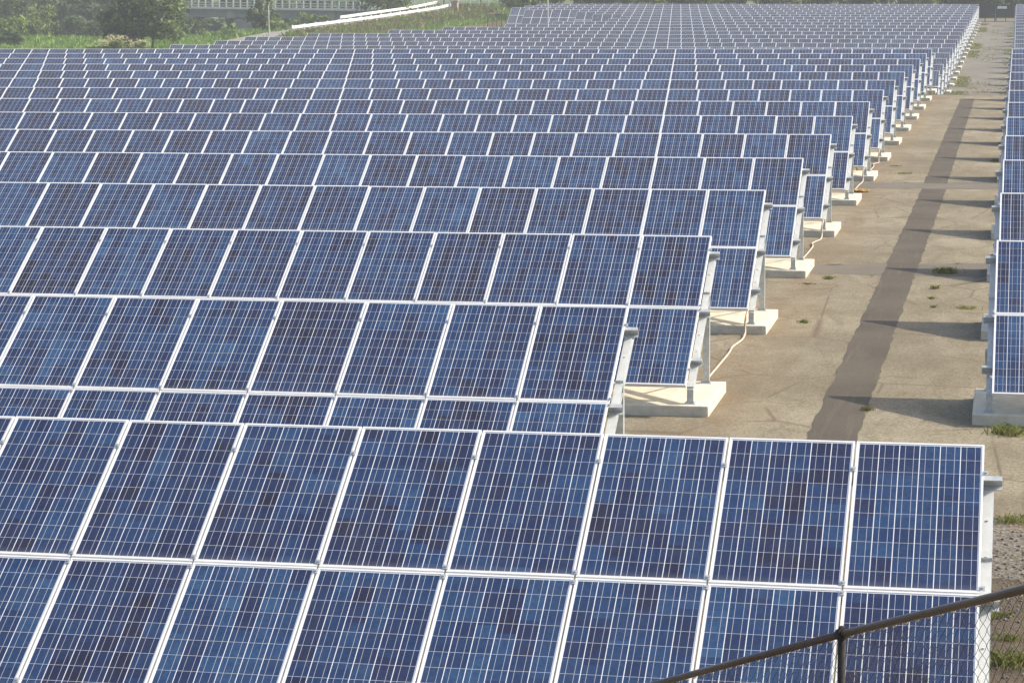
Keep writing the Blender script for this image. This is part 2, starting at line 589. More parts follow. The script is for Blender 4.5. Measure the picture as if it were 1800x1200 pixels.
def gz(x, y):
    # near: platform, with the bank the photographer stands on
    z = 0.0
    if y < 16.0:
        z = 4.1 * smooth(0, 1, (16.0 - y) / 13.0) if False else min(4.1, (16.0 - y) * 0.315)
    if y > 125.9:
        t = smooth(125.9, 131.0, y)
        z = z_low(y) * t
    # valley floor to the left of the far block
    if y > 126:
        v = smooth(-61, -70, -(-x)) if False else (1 - smooth(-70.0, -60.5, x))
        zl = -1.2 + 0.10 * math.sin(x * 0.31 + y * 0.17) + 0.08 * math.sin(y * 0.4 - x * 0.11)
        z = z * (1 - v) + zl * v * smooth(126, 140, y) + 0.0
        # rising gently to the left edge of the far block
        z += 0.25 * smooth(-10, -60, x) * smooth(140, 170, y) * (1 - v)
    # road embankment
    if 240 < y < 345:
        rx, rz = road_at(y)
        half = 1.9
        d = abs(x - rx) - half
        h = rz - max(0.0, d) * 0.42
        if y < 252: h -= (252 - y) * 0.3
        z = max(z, h)
    # embankment that carries the road behind the far block (open where the bridge spans)
    if y > 318:
        d = max(0.0, 327.0 - y)
        e = smooth(-86.5, -80.0, x) * (1 - smooth(-62.0, -55.0, x))
        z = max(z, (2.02 - d * 0.33) * e + z * (1 - e))
    return z


def make_ground():
    xs = [-900, -500, -320] + list(range(-240, -130, 10)) + [x * 2.0 for x in range(-65, -20)] + list(range(-40, 42, 4)) + [60, 100, 200, 500, 900]
    xs = sorted(set(float(x) for x in xs))
    ys = [-300, -100, -30, -10, -2, 2.98, 6, 9, 12, 15.98, 18, 21, 24, 27, 35, 50, 70, 90, 110, 125.9, 126.6, 127.4, 128.4, 129.6, 131]
    ys += [131 + 4 * i for i in range(1, 32)] + [256 + 3 * i for i in range(1, 34)] + [365, 400, 460, 560, 800, 1500, 3000]
    ys = sorted(set(float(y) for y in ys))
    bm = bmesh.new()
    grid = [[bm.verts.new((x, y, gz(x, y))) for x in xs] for y in ys]
    for j in range(len(ys) - 1):
        for i in range(len(xs) - 1):
            f = bm.faces.new((grid[j][i], grid[j][i + 1], grid[j + 1][i + 1], grid[j + 1][i]))
            f.smooth = True
    o = link_mesh('ground', bm_mesh('ground', bm, M['ground']))
    tag(o, kind='structure')


make_ground()


def jag_sheet(name, edge_pts, z, mat, kind='structure', zf=None):
    bm = bmesh.new()
    vs = [bm.verts.new((x, y, (zf(x, y) if zf else 0) + z)) for x, y in edge_pts]
    bm.faces.new(vs)
    bmesh.ops.triangulate(bm, faces=bm.faces[:])
    o = link_mesh(name, bm_mesh(name, bm, mat))
    for p in o.data.polygons:
        if p.normal.z < 0: p.flip()
    tag(o, kind=kind)
    return o


def jag_line(p, q, n, amp, rng):
    p, q = Vector(p), Vector(q)
    d = (q - p)
    s = Vector((-d.y, d.x)).normalized()
    return [tuple(p + d * (i / n) + s * ((rng.uniform(-amp, amp) + 0.1 * amp * math.sin(i * 0.9 + p.y)) if 0 < i < n else 0)) for i in range(n)]


rng = random.Random(4)
# paving of the near block
e = jag_line((-62, 26.6), (-0.2, 27.0), 8, 0.05, rng) + jag_line((-0.2, 27.0), (14, 27.6), 26, 0.22, rng) \
    + jag_line((14, 27.6), (14, 125.7), 2, 0, rng) + jag_line((14, 125.7), (-62, 126.1), 60, 0.04, rng) + jag_line((-62, 126.1), (-62, 26.6), 2, 0, rng)
jag_sheet('pavement', e, 0.006, M['pavement'])


def strip(x0a, x1a, ya, x0b, x1b, yb, name='asphalt_strip'):
    n = max(4, int((yb - ya) / 0.32))
    e = jag_line((x0a, ya), (x1a, ya), 4, 0.02, rng) + jag_line((x1a, ya), (x1b, yb), n, 0.020, rng) \
        + jag_line((x1b, yb), (x0b, yb), 4, 0.02, rng) + jag_line((x0b, yb), (x0a, ya), n, 0.022, rng)
    return jag_sheet(name, e, 0.011, M['patch'])


strip(-2.48, -1.86, 27.6, -2.44, -1.78, 69.6)
strip(-2.46, -1.80, 71.4, -2.53, -1.88, 121.5)
e = jag_line((-4.6, 49.25), (-0.2, 49.1), 30, 0.07, rng) + jag_line((-0.2, 49.1), (-0.2, 51.6), 2, 0, rng) + jag_line((-0.2, 51.6), (-4.6, 50.6), 30, 0.10, rng) + jag_line((-4.6, 50.6), (-4.6, 49.25), 2, 0, rng)
jag_sheet('asphalt_cross_patch', e, 0.0095, M['faded_patch'])
e = jag_line((-4.6, 69.7), (-0.2, 69.6), 30, 0.07, rng) + jag_line((-0.2, 69.6), (-0.2, 72.0), 2, 0, rng) + jag_line((-0.2, 72.0), (-4.6, 71.6), 30, 0.10, rng) + jag_line((-4.6, 71.6), (-4.6, 69.7), 2, 0, rng)
jag_sheet('asphalt_cross_patch', e, 0.0095, M['faded_patch'])


def lane_sheet(name, x0, x1, y0, y1, z, mat, step=4.0):
    ys = [y0]
    bm = bmesh.new()
    rows = []
    n = int((y1 - y0) / step)
    for j in range(n + 1):
        y = y0 + (y1 - y0) * j / n
        rows.append([bm.verts.new((x0 + rng.uniform(-.25, .1), y, gz(x0, y) + z)), bm.verts.new((x1 + rng.uniform(-.1, .25), y, gz(x1, y) + z))])
    for a, b in zip(rows, rows[1:]):
        bm.faces.new((a[0], a[1], b[1], b[0]))
    o = link_mesh(name, bm_mesh(name, bm, mat))
    tag(o, kind='structure')


lane_sheet('gravel_lane', -4.3, 0.4, 134.0, 306.0, 0.03, M['gravel'])
e = jag_line((-0.9, 24.3), (3.6, 23.9), 26, 0.3, rng) + jag_line((3.6, 23.9), (3.6, 27.5), 3, 0.1, rng) + jag_line((3.6, 27.5), (-0.9, 27.2), 14, 0.05, rng) + jag_line((-0.9, 27.2), (-0.9, 24.3), 3, 0.1, rng)
jag_sheet('gravel_patch', e, 0.004, M['gravel_near'])


def soil_mat():
    m, nt, b = new_mat('brown_soil')
    nb = NB(nt)
    tc = nb.node('ShaderNodeTexCoord').outputs['Object']
    n = nb.noise(tc, 3.0, 6, 0.7)
    f = nb.noise(tc, 40, 3, 0.7)
    c = nb.ramp(n, [(0.3, (0.058, 0.040, 0.024)), (0.55, (0.092, 0.066, 0.040)), (0.75, (0.135, 0.103, 0.066))])
    c = nb.mix(0.8, c, nb.ramp(f, [(0.3, 0.6), (0.7, 1.4)]), 'MULTIPLY')
    c = nb.mix(nb.ramp(nb.noise(tc, 5.0, 5, 0.7), [(0.58, 0.0), (0.70, 0.6)]), c, rgba((0.095, 0.125, 0.035)))
    nb.link(c, b.inputs['Base Color'])
    b.inputs['Roughness'].default_value = 1.0
    nb.bump(f, 0.7, 0.03, b)
    return m


e = jag_line((-0.9, 16.4), (4.2, 16.4), 10, 0.1, rng) + jag_line((4.2, 16.4), (4.2, 24.2), 6, 0.1, rng) + jag_line((4.2, 24.2), (-0.9, 24.6), 26, 0.25, rng) + jag_line((-0.9, 24.6), (-0.9, 16.4), 3, 0.1, rng)
jag_sheet('soil', e, 0.002, soil_mat())
e = jag_line((-6, 125.45), (0.6, 125.3), 40, 0.06, rng) + jag_line((0.6, 125.3), (0.6, 125.68), 2, 0, rng) + jag_line((0.6, 125.68), (-6, 125.85), 40, 0.02, rng) + jag_line((-6, 125.85), (-6, 125.45), 2, 0, rng)
jag_sheet('dark_edge_strip', e, 0.0085, soil_mat())  # thin dark line drawn along the far edge of the paving


def side_road():
    bm = bmesh.new()
    rows = []
    for k in range(21):
        y = 250 + (333 - 250) * k / 20
        rx, rz = road_at(y)
        rows.append([bm.verts.new((rx - 1.6, y, rz + .06)), bm.verts.new((rx + 1.6, y, rz + .06))])
    for a, b in zip(rows, rows[1:]):
        bm.faces.new((a[0], a[1], b[1], b[0]))
    tag(link_mesh('side_road', bm_mesh('side_road', bm, M['asphalt_road'])), kind='structure')
    bm = bmesh.new()
    rows = [[bm.verts.new((x, 328.5, 2.07)), bm.verts.new((x, 336, 2.07))] for x in range(-84, -57, 3)]
    for a, b in zip(rows, rows[1:]):
        bm.faces.new((a[0], b[0], b[1], a[1]))
    tag(link_mesh('road', bm_mesh('road', bm, M['asphalt_road'])), kind='structure')


side_road()

# ------------------------------------------------------------------ solar arrays
TILT = 0.5365
CT, ST = math.cos(TILT), math.sin(TILT)
PL = 1.6555                                     # panel pitch up the slope
ZB = 0.425                                      # lower panel edge above ground
PW, PH, PT = 0.986, 1.640, 0.046                # one panel
UVEC = Vector((0, CT, ST))
NVEC = Vector((0, -ST, CT))


def slope_pt(x, s, n=0.0):
    return Vector((x, 0, ZB)) + UVEC * s + NVEC * n


def glass_geo(bm, cx=0.0, cy=0.0, cz=0.0, mat=0, lip=0.0165):
    uvl = bm.loops.layers.uv.get('UVMap') or bm.loops.layers.uv.new('UVMap')
    w, h = PW / 2 - lip, PH / 2 - lip
    vs = [bm.verts.new((cx + a * w, cy + b * h, cz - 0.004)) for a, b in ((-1, -1), (1, -1), (1, 1), (-1, 1))]
    f = bm.faces.new(vs)
    f.material_index = mat
    for lp, uv in zip(f.loops, ((0, 0), (1, 0), (1, 1), (0, 1))):
        lp[uvl].uv = uv


def frame_geo(bm, mat=0, lip=0.0165, detail=True):
    w, h = PW / 2, PH / 2
    o = [(-w, -h), (w, -h), (w, h), (-w, h)]
    i = [(-w + lip, -h + lip), (w - lip, -h + lip), (w - lip, h - lip), (-w + lip, h - lip)]
    ot = [bm.verts.new((x, y, 0)) for x, y in o]
    it = [bm.verts.new((x, y, 0)) for x, y in i]
    ob = [bm.verts.new((x, y, -PT)) for x, y in o]
    ib = [bm.verts.new((x, y, -0.008)) for x, y in i]
    for k in range(4):
        l = (k + 1) % 4
        for q in ((ot[k], ot[l], it[l], it[k]), (ob[k], ob[l], ot[l], ot[k]), (it[k], it[l], ib[l], ib[k])):
            bm.faces.new(q).material_index = mat
    bm.faces.new(ob[::-1]).material_index = mat      # back sheet


bm = bmesh.new(); glass_geo(bm); ME_GLASS = bm_mesh('cell_sheet', bm, M['cells'])
bm = bmesh.new(); frame_geo(bm); ME_FRAME = bm_mesh('panel_frame', bm, M['alu'])
bm = bmesh.new(); frame_geo(bm, 1); glass_geo(bm); ME_PANEL = bm_mesh('solar_panel', bm, M['cells'], M['alu'])
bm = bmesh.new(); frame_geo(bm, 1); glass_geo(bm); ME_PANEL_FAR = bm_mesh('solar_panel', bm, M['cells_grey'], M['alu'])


def clamp_mesh():
    bm = bmesh.new()
    box(bm, (0, 0, 0.003), (0.036, 0.045, 0.006))
    bmesh.ops.create_cone(bm, cap_ends=True, segments=6, radius1=0.010, radius2=0.010, depth=0.010,
                          matrix=Matrix.Translation((0, 0, 0.010)))
    return bm_mesh('clamp', bm, M['bolt'])


ME_CLAMP = clamp_mesh()
P_H, P_W = 0.105, 0.05                          # purlin section
R_H, R_W = 0.10, 0.085                           # rafter section
S_PURL = (0.60, 1.655, 2.97)                    # purlins up the slope: low, middle, high
N_PURL = -PT - P_H / 2
N_RAFT = -PT - P_H - R_H / 2


def rafter_mesh(sg):
    bm = bmesh.new()
    prism(bm, c_prof(R_W, R_H, 0.012, 1 if sg > 0 else -1), slope_pt(0, 0.10, N_RAFT) - Vector((0, 0, 0)), slope_pt(0, 3.02, N_RAFT), NVEC)
    for s in (0.9, 1.25, 2.2, 2.6):
        p = slope_pt(-R_W / 2 * 0, s, N_RAFT + R_H / 2)
        bmesh.ops.create_cone(bm, cap_ends=True, segments=6, radius1=0.012, radius2=0.012, depth=0.016, matrix=Matrix.Translation(p))
    return bm_mesh('rafter', bm, M['galv_light'])


def leg_mesh(name, y, w=0.08):
    s = y / CT
    top = slope_pt(0, s, N_RAFT).z
    bm = bmesh.new()
    prism(bm, c_prof(w, w * 0.9, 0.009), (0, y, 0.162), (0, y, top), Vector((0, 1, 0)))
    box(bm, (0, y, 0.156), (w * 1.7, w * 1.9, 0.012))
    for dx in (-.05, .05):
        bmesh.ops.create_cone(bm, cap_ends=True, segments=6, radius1=0.011, radius2=0.011, depth=0.03, matrix=Matrix.Translation((dx, y - 0.055, 0.175)))
    return bm_mesh(name, bm, M['galv'])


def brace_mesh():
    bm = bmesh.new()
    a = slope_pt(-0.05, 1.15, N_RAFT - 0.02)
    b = Vector((-0.05, 1.93, 0.40))
    tube(bm, [a, b], 0.024, 8)
    return bm_mesh('brace', bm, M['galv'])


ME_RAFT = {1: rafter_mesh(1), -1: rafter_mesh(-1)}
ME_FLEG = leg_mesh('front_leg', 0.22, 0.085)
ME_RLEG = leg_mesh('rear_leg', 1.97, 0.09)
ME_BRACE = brace_mesh()


def purlin_mesh(x0, x1):
    bm = bmesh.new()
    prism(bm, c_prof(P_W, P_H, 0.008, 1), (x0, 0, 0), (x1, 0, 0), NVEC)
    return bm_mesh('purlin', bm, M['galv'])


def base_mesh(x0, x1, depth=2.1):
    bm = bmesh.new()
    # slabs butted end to end
    box(bm, ((x0 + x1) / 2, 0.0 + depth / 2 + 0.03, 0.0625), (abs(x1 - x0), depth, 0.175))
    bevel_all(bm, 0.018, 2)
    return bm_mesh('concrete_base', bm, M['concrete_base'])


ORD = ['', 'first', 'second', 'third', 'fourth', 'fifth', 'sixth', 'seventh', 'eighth', 'ninth', 'tenth', 'eleventh',
       'twelfth', 'thirteenth', 'fourteenth', 'fifteenth', 'sixteenth', 'seventeenth', 'eighteenth', 'nineteenth', 'twentieth']
MESH_CACHE = {}


def array_row(loc, n, sg, label, group, near, rot_y=0.0, n_frames=3, clamps=False, overhang=0.29):
    """one table of panels two high; local x = 0 at its lane-side end, panels run to -sg*x"""
    root = empty('solar_panel_row', loc, (0, rot_y, 0))
    tag(root, label, 'solar panels', group)
    rngl = random.Random(int(loc[1] * 13 + sg))
    todo = [(c, 1) for c in range(n)] + [(c, 0) for c in range(n)]
    single, rest = todo[:100], todo[100:]
    if rest:                                     # keep the visible lane-side ends of the lower tier single
        single = [(c, 1) for c in range(n)] + [(c, 0) for c in range(100 - n)]
        rest = [(c, 0) for c in range(100 - n, n)]
    for c, tier in single:
        ctr = slope_pt(-sg * (c + 0.5), (tier + 0.5) * PL, 0)
        jr = (TILT + rngl.gauss(0, 0.0016), rngl.gauss(0, 0.0013), 0)
        if near:
            g = link_mesh('solar_panel', ME_GLASS, root, ctr, jr)
            link_mesh('panel_frame', ME_FRAME, g)
        else:
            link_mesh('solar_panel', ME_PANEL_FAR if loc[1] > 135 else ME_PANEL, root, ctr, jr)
    if rest:
        bm = bmesh.new()
        for c, tier in rest:
            src = bmesh.new()
            frame_geo(src, 1)
            glass_geo(src)
            T = Matrix.Translation(slope_pt(-sg * (c + 0.5), (tier + 0.5) * PL, 0)) @ Matrix.Rotation(TILT, 4, 'X')
            src.transform(T)
            tmp = bpy.data.meshes.new('t')
            src.to_mesh(tmp); src.free()
            bm.from_mesh(tmp)
            bpy.data.meshes.remove(tmp)
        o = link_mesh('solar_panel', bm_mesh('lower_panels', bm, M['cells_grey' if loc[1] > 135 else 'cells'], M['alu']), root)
        o['kind'] = 'stuff'
    xe = sg * 0.135                               # purlin stub past the end panel
    k = ('p', n, sg)
    if k not in MESH_CACHE:
        MESH_CACHE[k] = purlin_mesh(min(xe, -sg * n), max(xe, -sg * n))
    for s in S_PURL:
        link_mesh('purlin', MESH_CACHE[k], root, slope_pt(0, s, N_PURL))
    k = ('b', n, sg, overhang)
    if k not in MESH_CACHE:
        MESH_CACHE[k] = base_mesh(sg * overhang, -sg * n)
    link_mesh('concrete_base', MESH_CACHE[k], root)
    fx = [sg * 0.03] + [-sg * (3.0 * i) for i in range(1, n_frames)]
    for x in fx:
        if abs(x) > n: break
        link_mesh('rafter', ME_RAFT[sg], root, (x, 0, 0))
        link_mesh('front_leg', ME_FLEG, root, (x, 0, 0))
        link_mesh('rear_leg', ME_RLEG, root, (x, 0, 0))
        link_mesh('brace', ME_BRACE, root, (x, 0, 0))
    if clamps:
        m = min(n, 26)
        for c in range(0, m + 1):
            xx = -sg * c if c else sg * 0.012
            for s in (0.33, 1.655 - 0.052, 1.655 + 0.052, 2.97):
                if len([1 for _ in ()]) > 0: continue
                link_mesh('clamp', ME_CLAMP, root, slope_pt(xx, s, 0.001), (TILT, 0, 0))
    return root


D1 = 7.8766
X_LEFT = -4.156
X_ROW0 = -0.167
X_RIGHT = -0.215
Y_LOW0 = 19.7314 - 2 * PL * CT                  # lower edge of the front row
GL = 'rows of solar panels left of the concrete lane'
GR = 'rows of solar panels right of the concrete lane'
GF = 'rows of solar panels in the far block left of the gravel lane'
GFR = 'rows of solar panels in the far block right of the gravel lane'
n_cols = [11, 9, 13, 16, 19, 22, 25, 29, 32, 35, 38, 41, 45, 48, 52]
for r in range(15):
    y = Y_LOW0 + D1 * r
    if r == 0:
        lab = 'nearest row of blue solar panels, behind the brown fence, reaching across the lane'
    else:
        lab = '%s row of blue solar panels from the front, left of the concrete lane' % ORD[r + 1]
    array_row((X_ROW0 if r == 0 else X_LEFT, y, 0), n_cols[r], 1, lab, GL, r < 7, 0, 4 if r < 5 else 3, clamps=(r < 3 and True))
for r in range(2, 15):
    y = Y_LOW0 + D1 * r - 0.02
    lab = '%s row of blue panels from the front, right of the paved lane' % ORD[r - 1]
    array_row((X_RIGHT, y, 0), 4, -1, lab, GR, r < 6, 0, 2, clamps=(r < 4), overhang=0.24)

D2 = 7.6567
X2 = -4.333
Y2_LOW = 149.25 - 2 * PL * CT
n2 = [10, 10, 10, 12, 57, 56, 56, 53, 48, 45, 41, 38, 34, 34, 38, 41, 48, 51, 51, 51]
for i in range(20):
    y = Y2_LOW + D2 * i
    zt = (5.72 - 5.401) + SEC2_SLOPE * D2 * i     # height of the upper edge
    zr = zt - (ZB + 2 * PL * ST)
    lab = '%s row of the far block, counting from its paved edge, left of the lane' % ORD[i + 1]
    if i == 19: lab = 'farthest long row of panels, level with the dark gate at the end of the lane'
    array_row((X2, y, zr), n2[i], 1, lab, GF, False, 0.0045, 2, overhang=0.34)
    lab = '%s row of the far block, counting from its paved edge, right of the lane' % ORD[i + 1]
    array_row((-0.13, y, zr), 4, -1, lab, GFR, False, 0, 2)

# ------------------------------------------------------------------ cables along the lane-side ends
def conduit(y0, y1, x, label, r):
    """cream conduit from under one row, over its slab edge and along the ground to the slab of the row before"""
    bm = bmesh.new()
    pts = [(x + 0.02, y1 + 0.30, 0.40), (x + 0.01, y1 + 0.03, 0.30), (x, y1 - 0.03, 0.185), (x + 0.01, y1 - 0.10, 0.07), (x + 0.015, y1 - 0.24, 0.034),
           (x + 0.03 + 0.05 * math.sin(r * 3.1), y1 - 0.8, 0.03), (x - 0.03 + 0.06 * math.cos(r * 2.3), y1 - 1.6, 0.028), (x - 0.02, y1 - 2.4, 0.028), (x - 0.05, y0 + 2.6, 0.028), (x - 0.06 - 0.05 * math.sin(r * 1.7), y0 + 2.22, 0.03)]
    # smooth the path
    P = [Vector(p) for p in pts]
    out = []
    for i in range(len(P) - 1):
        p0 = P[max(i - 1, 0)]; p1 = P[i]; p2 = P[i + 1]; p3 = P[min(i + 2, len(P) - 1)]
        for k in range(5):
            t = k / 5
            out.append(0.5 * ((2 * p1) + (-p0 + p2) * t + (2 * p0 - 5 * p1 + 4 * p2 - p3) * t * t + (-p0 + 3 * p1 - 3 * p2 + p3) * t ** 3))
    out.append(P[-1])
    tube(bm, out, 0.018, 8)
    o = link_mesh('cable_conduit', bm_mesh('cable_conduit', bm, M['cable']))
    tag(o, label, 'cable', 'cream cable conduits between the row ends')


for r in (2, 4, 6, 7):
    conduit(Y_LOW0 + D1 * r, Y_LOW0 + D1 * (r + 1), X_LEFT - 0.02 + 0.03 * math.sin(r * 2.1),
            'cream cable conduit on the paving between the %s and %s rows left of the lane' % (ORD[r + 1], ORD[r + 2]), r)

# yellow plastic pieces near the seventh row
def yellow_sheet(loc, rz, w, d, label, tilt=0.0):
    bm = bmesh.new()
    n = 5
    g = [[bm.verts.new(((i / n - .5) * w, (j / 3 - .5) * d, 0.02 * math.sin(i * 1.7 + j))) for i in range(n + 1)] for j in range(4)]
    for j in range(3):
        for i in range(n):
            bm.faces.new((g[j][i], g[j][i + 1], g[j + 1][i + 1], g[j + 1][i]))
    bmesh.ops.solidify(bm, geom=bm.faces[:], thickness=0.03)
    o = link_mesh('plastic_board', bm_mesh('plastic_board', bm, M['yellow']))
    o.location = loc
    o.rotation_euler = (tilt, 0, rz)
    tag(o, label, 'plastic board')


yellow_sheet((-4.02, 68.6, 0.05), 0.25, 0.42, 0.8, 'yellow plastic board lying flat on the paving beside a cable conduit')
yellow_sheet((-4.55, 74.9, 0.32), 0.1, 0.16, 0.55, 'small yellow plastic piece standing on a concrete slab under the panels', 0.9)

# ------------------------------------------------------------------ foreground chain link fence
def chain_fence():
    A = Vector((-2.45, 14.95, 1.32))
    Pm = Vector((-0.75, 11.76, 2.64))
    B = Vector((0.55, 9.0, 3.70))
    root = empty('chain_link_fence', (Pm.x, Pm.y, gz(Pm.x, Pm.y)))
    tag(root, 'brown chain link fence with sloping top rail in the bottom right foreground', 'fence')
    off = -root.location
    RR = 0.0185
    for p, q in ((A, Pm), (Pm, B)):
        bm = bmesh.new()
        tube(bm, [p + off, q + off], RR, 14)
        link_mesh('top_rail', bm_mesh('top_rail', bm, M['brown_rail']), root)
    for p in (A, Pm, B):
        bm = bmesh.new()
        g = gz(p.x, p.y) - 0.25
        tube(bm, [(p.x + off.x, p.y + off.y, g + off.z), tuple(p + off + Vector((0, 0, 0.012)))], 0.019, 12)
        tube(bm, [tuple(p + off + Vector((0, 0, 0.0))), tuple(p + off + Vector((0, 0, 0.038)))], [0.024, 0.014], 12)
        link_mesh('post', bm_mesh('post', bm, M['dark_post']), root)
        d = (B - A).normalized()
        bm = bmesh.new()
        tube(bm, [p + off - d * 0.03, p + off + d * 0.03], 0.029, 14)
        link_mesh('rail_clip', bm_mesh('rail_clip', bm, M['dark_post']), root)
    # wire mesh: two families of zigzagging wires that weave through each other, each panel sheared with the slope
    for p, q in ((A, Pm), (Pm, B)):
        d = q - p
        L = Vector((d.x, d.y, 0)).length
        H = 1.15
        cell = 0.066
        nrm = Vector((-d.y, d.x, 0)).normalized()
        bm = bmesh.new()

        def P3(s, h, w):
            t = s / L
            return p + d * t + Vector((0, 0, -RR - 0.004 - h)) + nrm * w + off
        n = int((L / 1.2 + H) / cell) + 1
        for fam in (1, -1):
            for k in range(n + 1):
                # wire: h - fam*s = const
                pts = []
                m = int(H / (cell / 2))
                for j in range(m + 1):
                    h = j * cell / 2
                    s = 1.2 * (k * cell + (-h if fam == 1 else h - H))
                    if 0 <= s <= L:
                        pts.append(P3(s, h, 0.003 * (1 if (j % 2) ^ (fam == 1) else -1)))
                if len(pts) > 1:
                    tube(bm, pts, 0.0014, 4, caps=False)
        link_mesh('wire_mesh', bm_mesh('wire_mesh', bm, M['wire']), root)
        nt = int(L / 0.125)
        for k in range(1, nt):
            t = k / nt
            bm = bmesh.new()
            c = p + d * t + off
            dd = d.normalized()
            ring = []
            for a in range(11):
                an = 2 * math.pi * a / 10
                ring.append(c + nrm * math.cos(an) * 0.0265 + Vector((0, 0, 1)) * (math.sin(an) * 0.0265 - 0.004) + dd * 0.004 * math.sin(an * 2))
            ring.append(c + Vector((0, 0, -0.034)))
            tube(bm, [c + nrm * a * 0.008 + Vector((0, 0, -0.0185 - 0.009 * (1 - abs(a)))) for a in (-1, -.5, 0, .5, 1)], 0.0032, 6)
            link_mesh('wire_tie', bm_mesh('wire_tie', bm, M['tie']), root)


chain_fence()

# ------------------------------------------------------------------ weeds, gravel, grass
def tuft_mesh(name, n, h, spread, mat, seed, w=0.008, flat=0.5):
    r = random.Random(seed)
    bm = bmesh.new()
    for _ in range(n):
        a = r.uniform(0, 6.283)
        rad = spread * abs(r.gauss(0, .5))
        ci = r.randrange(5)
        p = Vector((math.cos(a) * rad * .7 + spread * .27 * math.sin(ci * 2.3 + seed), math.sin(a) * rad * .7 + spread * .25 * math.cos(ci * 3.1 + seed * 2), 0))
        lean = Vector((r.gauss(0, 1), r.gauss(0, 1), 0)) * flat
        hh = h * r.uniform(0.35, 1.0)
        t = p + lean * hh + Vector((0, 0, hh))
        m = p + lean * hh * 0.3 + Vector((0, 0, hh * 0.6))
        s = Vector((r.uniform(-1, 1), r.uniform(-1, 1), 0)).normalized() * w
        f = bm.faces.new((bm.verts.new(p - s), bm.verts.new(p + s), bm.verts.new(m + s * .8), bm.verts.new(t), bm.verts.new(m - s * .8)))
    return bm_mesh(name, bm, mat)


def px_ground(px, py):
    d = CF + CR * ((px - 900) / F_PX) - CU * ((py - 600) / F_PX)
    return EYE + d * (EYE.z / -d.z)


WEEDS = [
    (1660, 481, .42, .26, 130, 'largest clump of green weeds on the lane, at the edge of the dark cross patch'),
    (1643, 508, .15, .14, 45, 'small green weed tuft just in front of the cross patch weeds'),
    (1638, 526, .10, .10, 25, 'tiny green weed tuft second in front of the cross patch'),
    (1642, 541, .10, .10, 28, 'tiny green weed tuft third in front of the cross patch'),
    (1700, 543, .36, .10, 60, 'low spreading weeds between the lane and the right hand rows'),
    (1768, 764, .40, .24, 150, 'lush green grass clump in front of the right hand slab'),
    (1413, 568, .14, .12, 40, 'green weed tuft on the paving by the end of the fourth row'),
    (1457, 491, .16, .14, 50, 'green weed tuft beside the slab of the fifth row'),
    (1422, 500, .22, .07, 40, 'thin dry weeds along the crack by the fifth row slab'),
    (1588, 306, .50, .10, 80, 'wide patch of weeds beside the eighth row slab'),
    (1574, 293, .30, .08, 50, 'pale weeds beside the slab of the ninth row'),
    (1523, 722, .12, .14, 40, 'yellowish weed tuft at the right edge of the brown asphalt strip'),
    (1748, 284, .26, .16, 60, 'green weed clump beside the right hand rows in mid distance'),
    (1786, 917, .38, .14, 90, 'green weeds by the gravel to the right of the nearest row'),
    (1790, 1168, .50, .22, 160, 'bright green grass clump on the soil behind the wire mesh'),
    (1752, 1085, .22, .10, 50, 'sparse green weeds on the brown soil right of the nearest row'),
    (1775, 1125, .16, .12, 40, 'small weed tuft on brown soil above the grass clump'),
    (1140, 587, .10, .05, 20, 'few green weeds under the front edge of the third row slab'),
]
for k, (px, py, sp, h, n, lab) in enumerate(WEEDS):
    p = px_ground(px, py)
    o = link_mesh('weed_tuft', tuft_mesh('weed_tuft', n * 2, h * .62, sp, M['dry_grass'] if ('dry' in lab or 'yellowish' in lab) else M['weed'], 70 + k, 0.0055, 0.8))
    o.location = (p.x, p.y, 0.004)
    o.scale = (1, 0.8, 1)
    tag(o, lab, 'weeds', 'weeds growing on the lane')


def pebbles():
    r = random.Random(5)
    bm = bmesh.new()
    for _ in range(4200):
        x = r.uniform(-0.6, 2.2)
        y = r.triangular(18.0, 27.2, 25.6)
        s = r.choice((.006, .008, .011, .014, .02)) * r.uniform(.7, 1.3)
        T = Matrix.Translation((x, y, s * .3)) @ Matrix.Rotation(r.uniform(0, 6), 4, Vector((r.random(), r.random(), r.random() + .1)).normalized()) @ Matrix.Diagonal((s, s * r.uniform(.6, 1), s * .6, 1))
        bmesh.ops.create_icosphere(bm, subdivisions=1, radius=1.0, matrix=T)
    o = link_mesh('gravel', bm_mesh('gravel', bm, M['pebble']))
    tag(o, 'loose grey stones beside the end of the nearest row', 'gravel', kind='stuff')


pebbles()


def scatter_grass(name, spots, mat, label, cat, hmin, hmax, w, seed):
    """many tufts in one mesh, for ground cover nobody could count"""
    r = random.Random(seed)
    bm = bmesh.new()
    for x, y in spots:
        z = gz(x, y)
        for _ in range(3):
            a = r.uniform(0, 3.1416)
            h = r.uniform(hmin, hmax)
            s = Vector((math.cos(a), math.sin(a), 0)) * w * r.uniform(.6, 1.3)
            p = Vector((x + r.gauss(0, w), y + r.gauss(0, w), z - .02))
            t = p + Vector((r.gauss(0, .3) * h, r.gauss(0, .3) * h, h))
            bm.faces.new((bm.verts.new(p - s), bm.verts.new(p + s), bm.verts.new(t + s * .25), bm.verts.new(t - s * .2)))
    o = link_mesh(name, bm_mesh(name, bm, mat))
    tag(o, label, cat, kind='stuff')


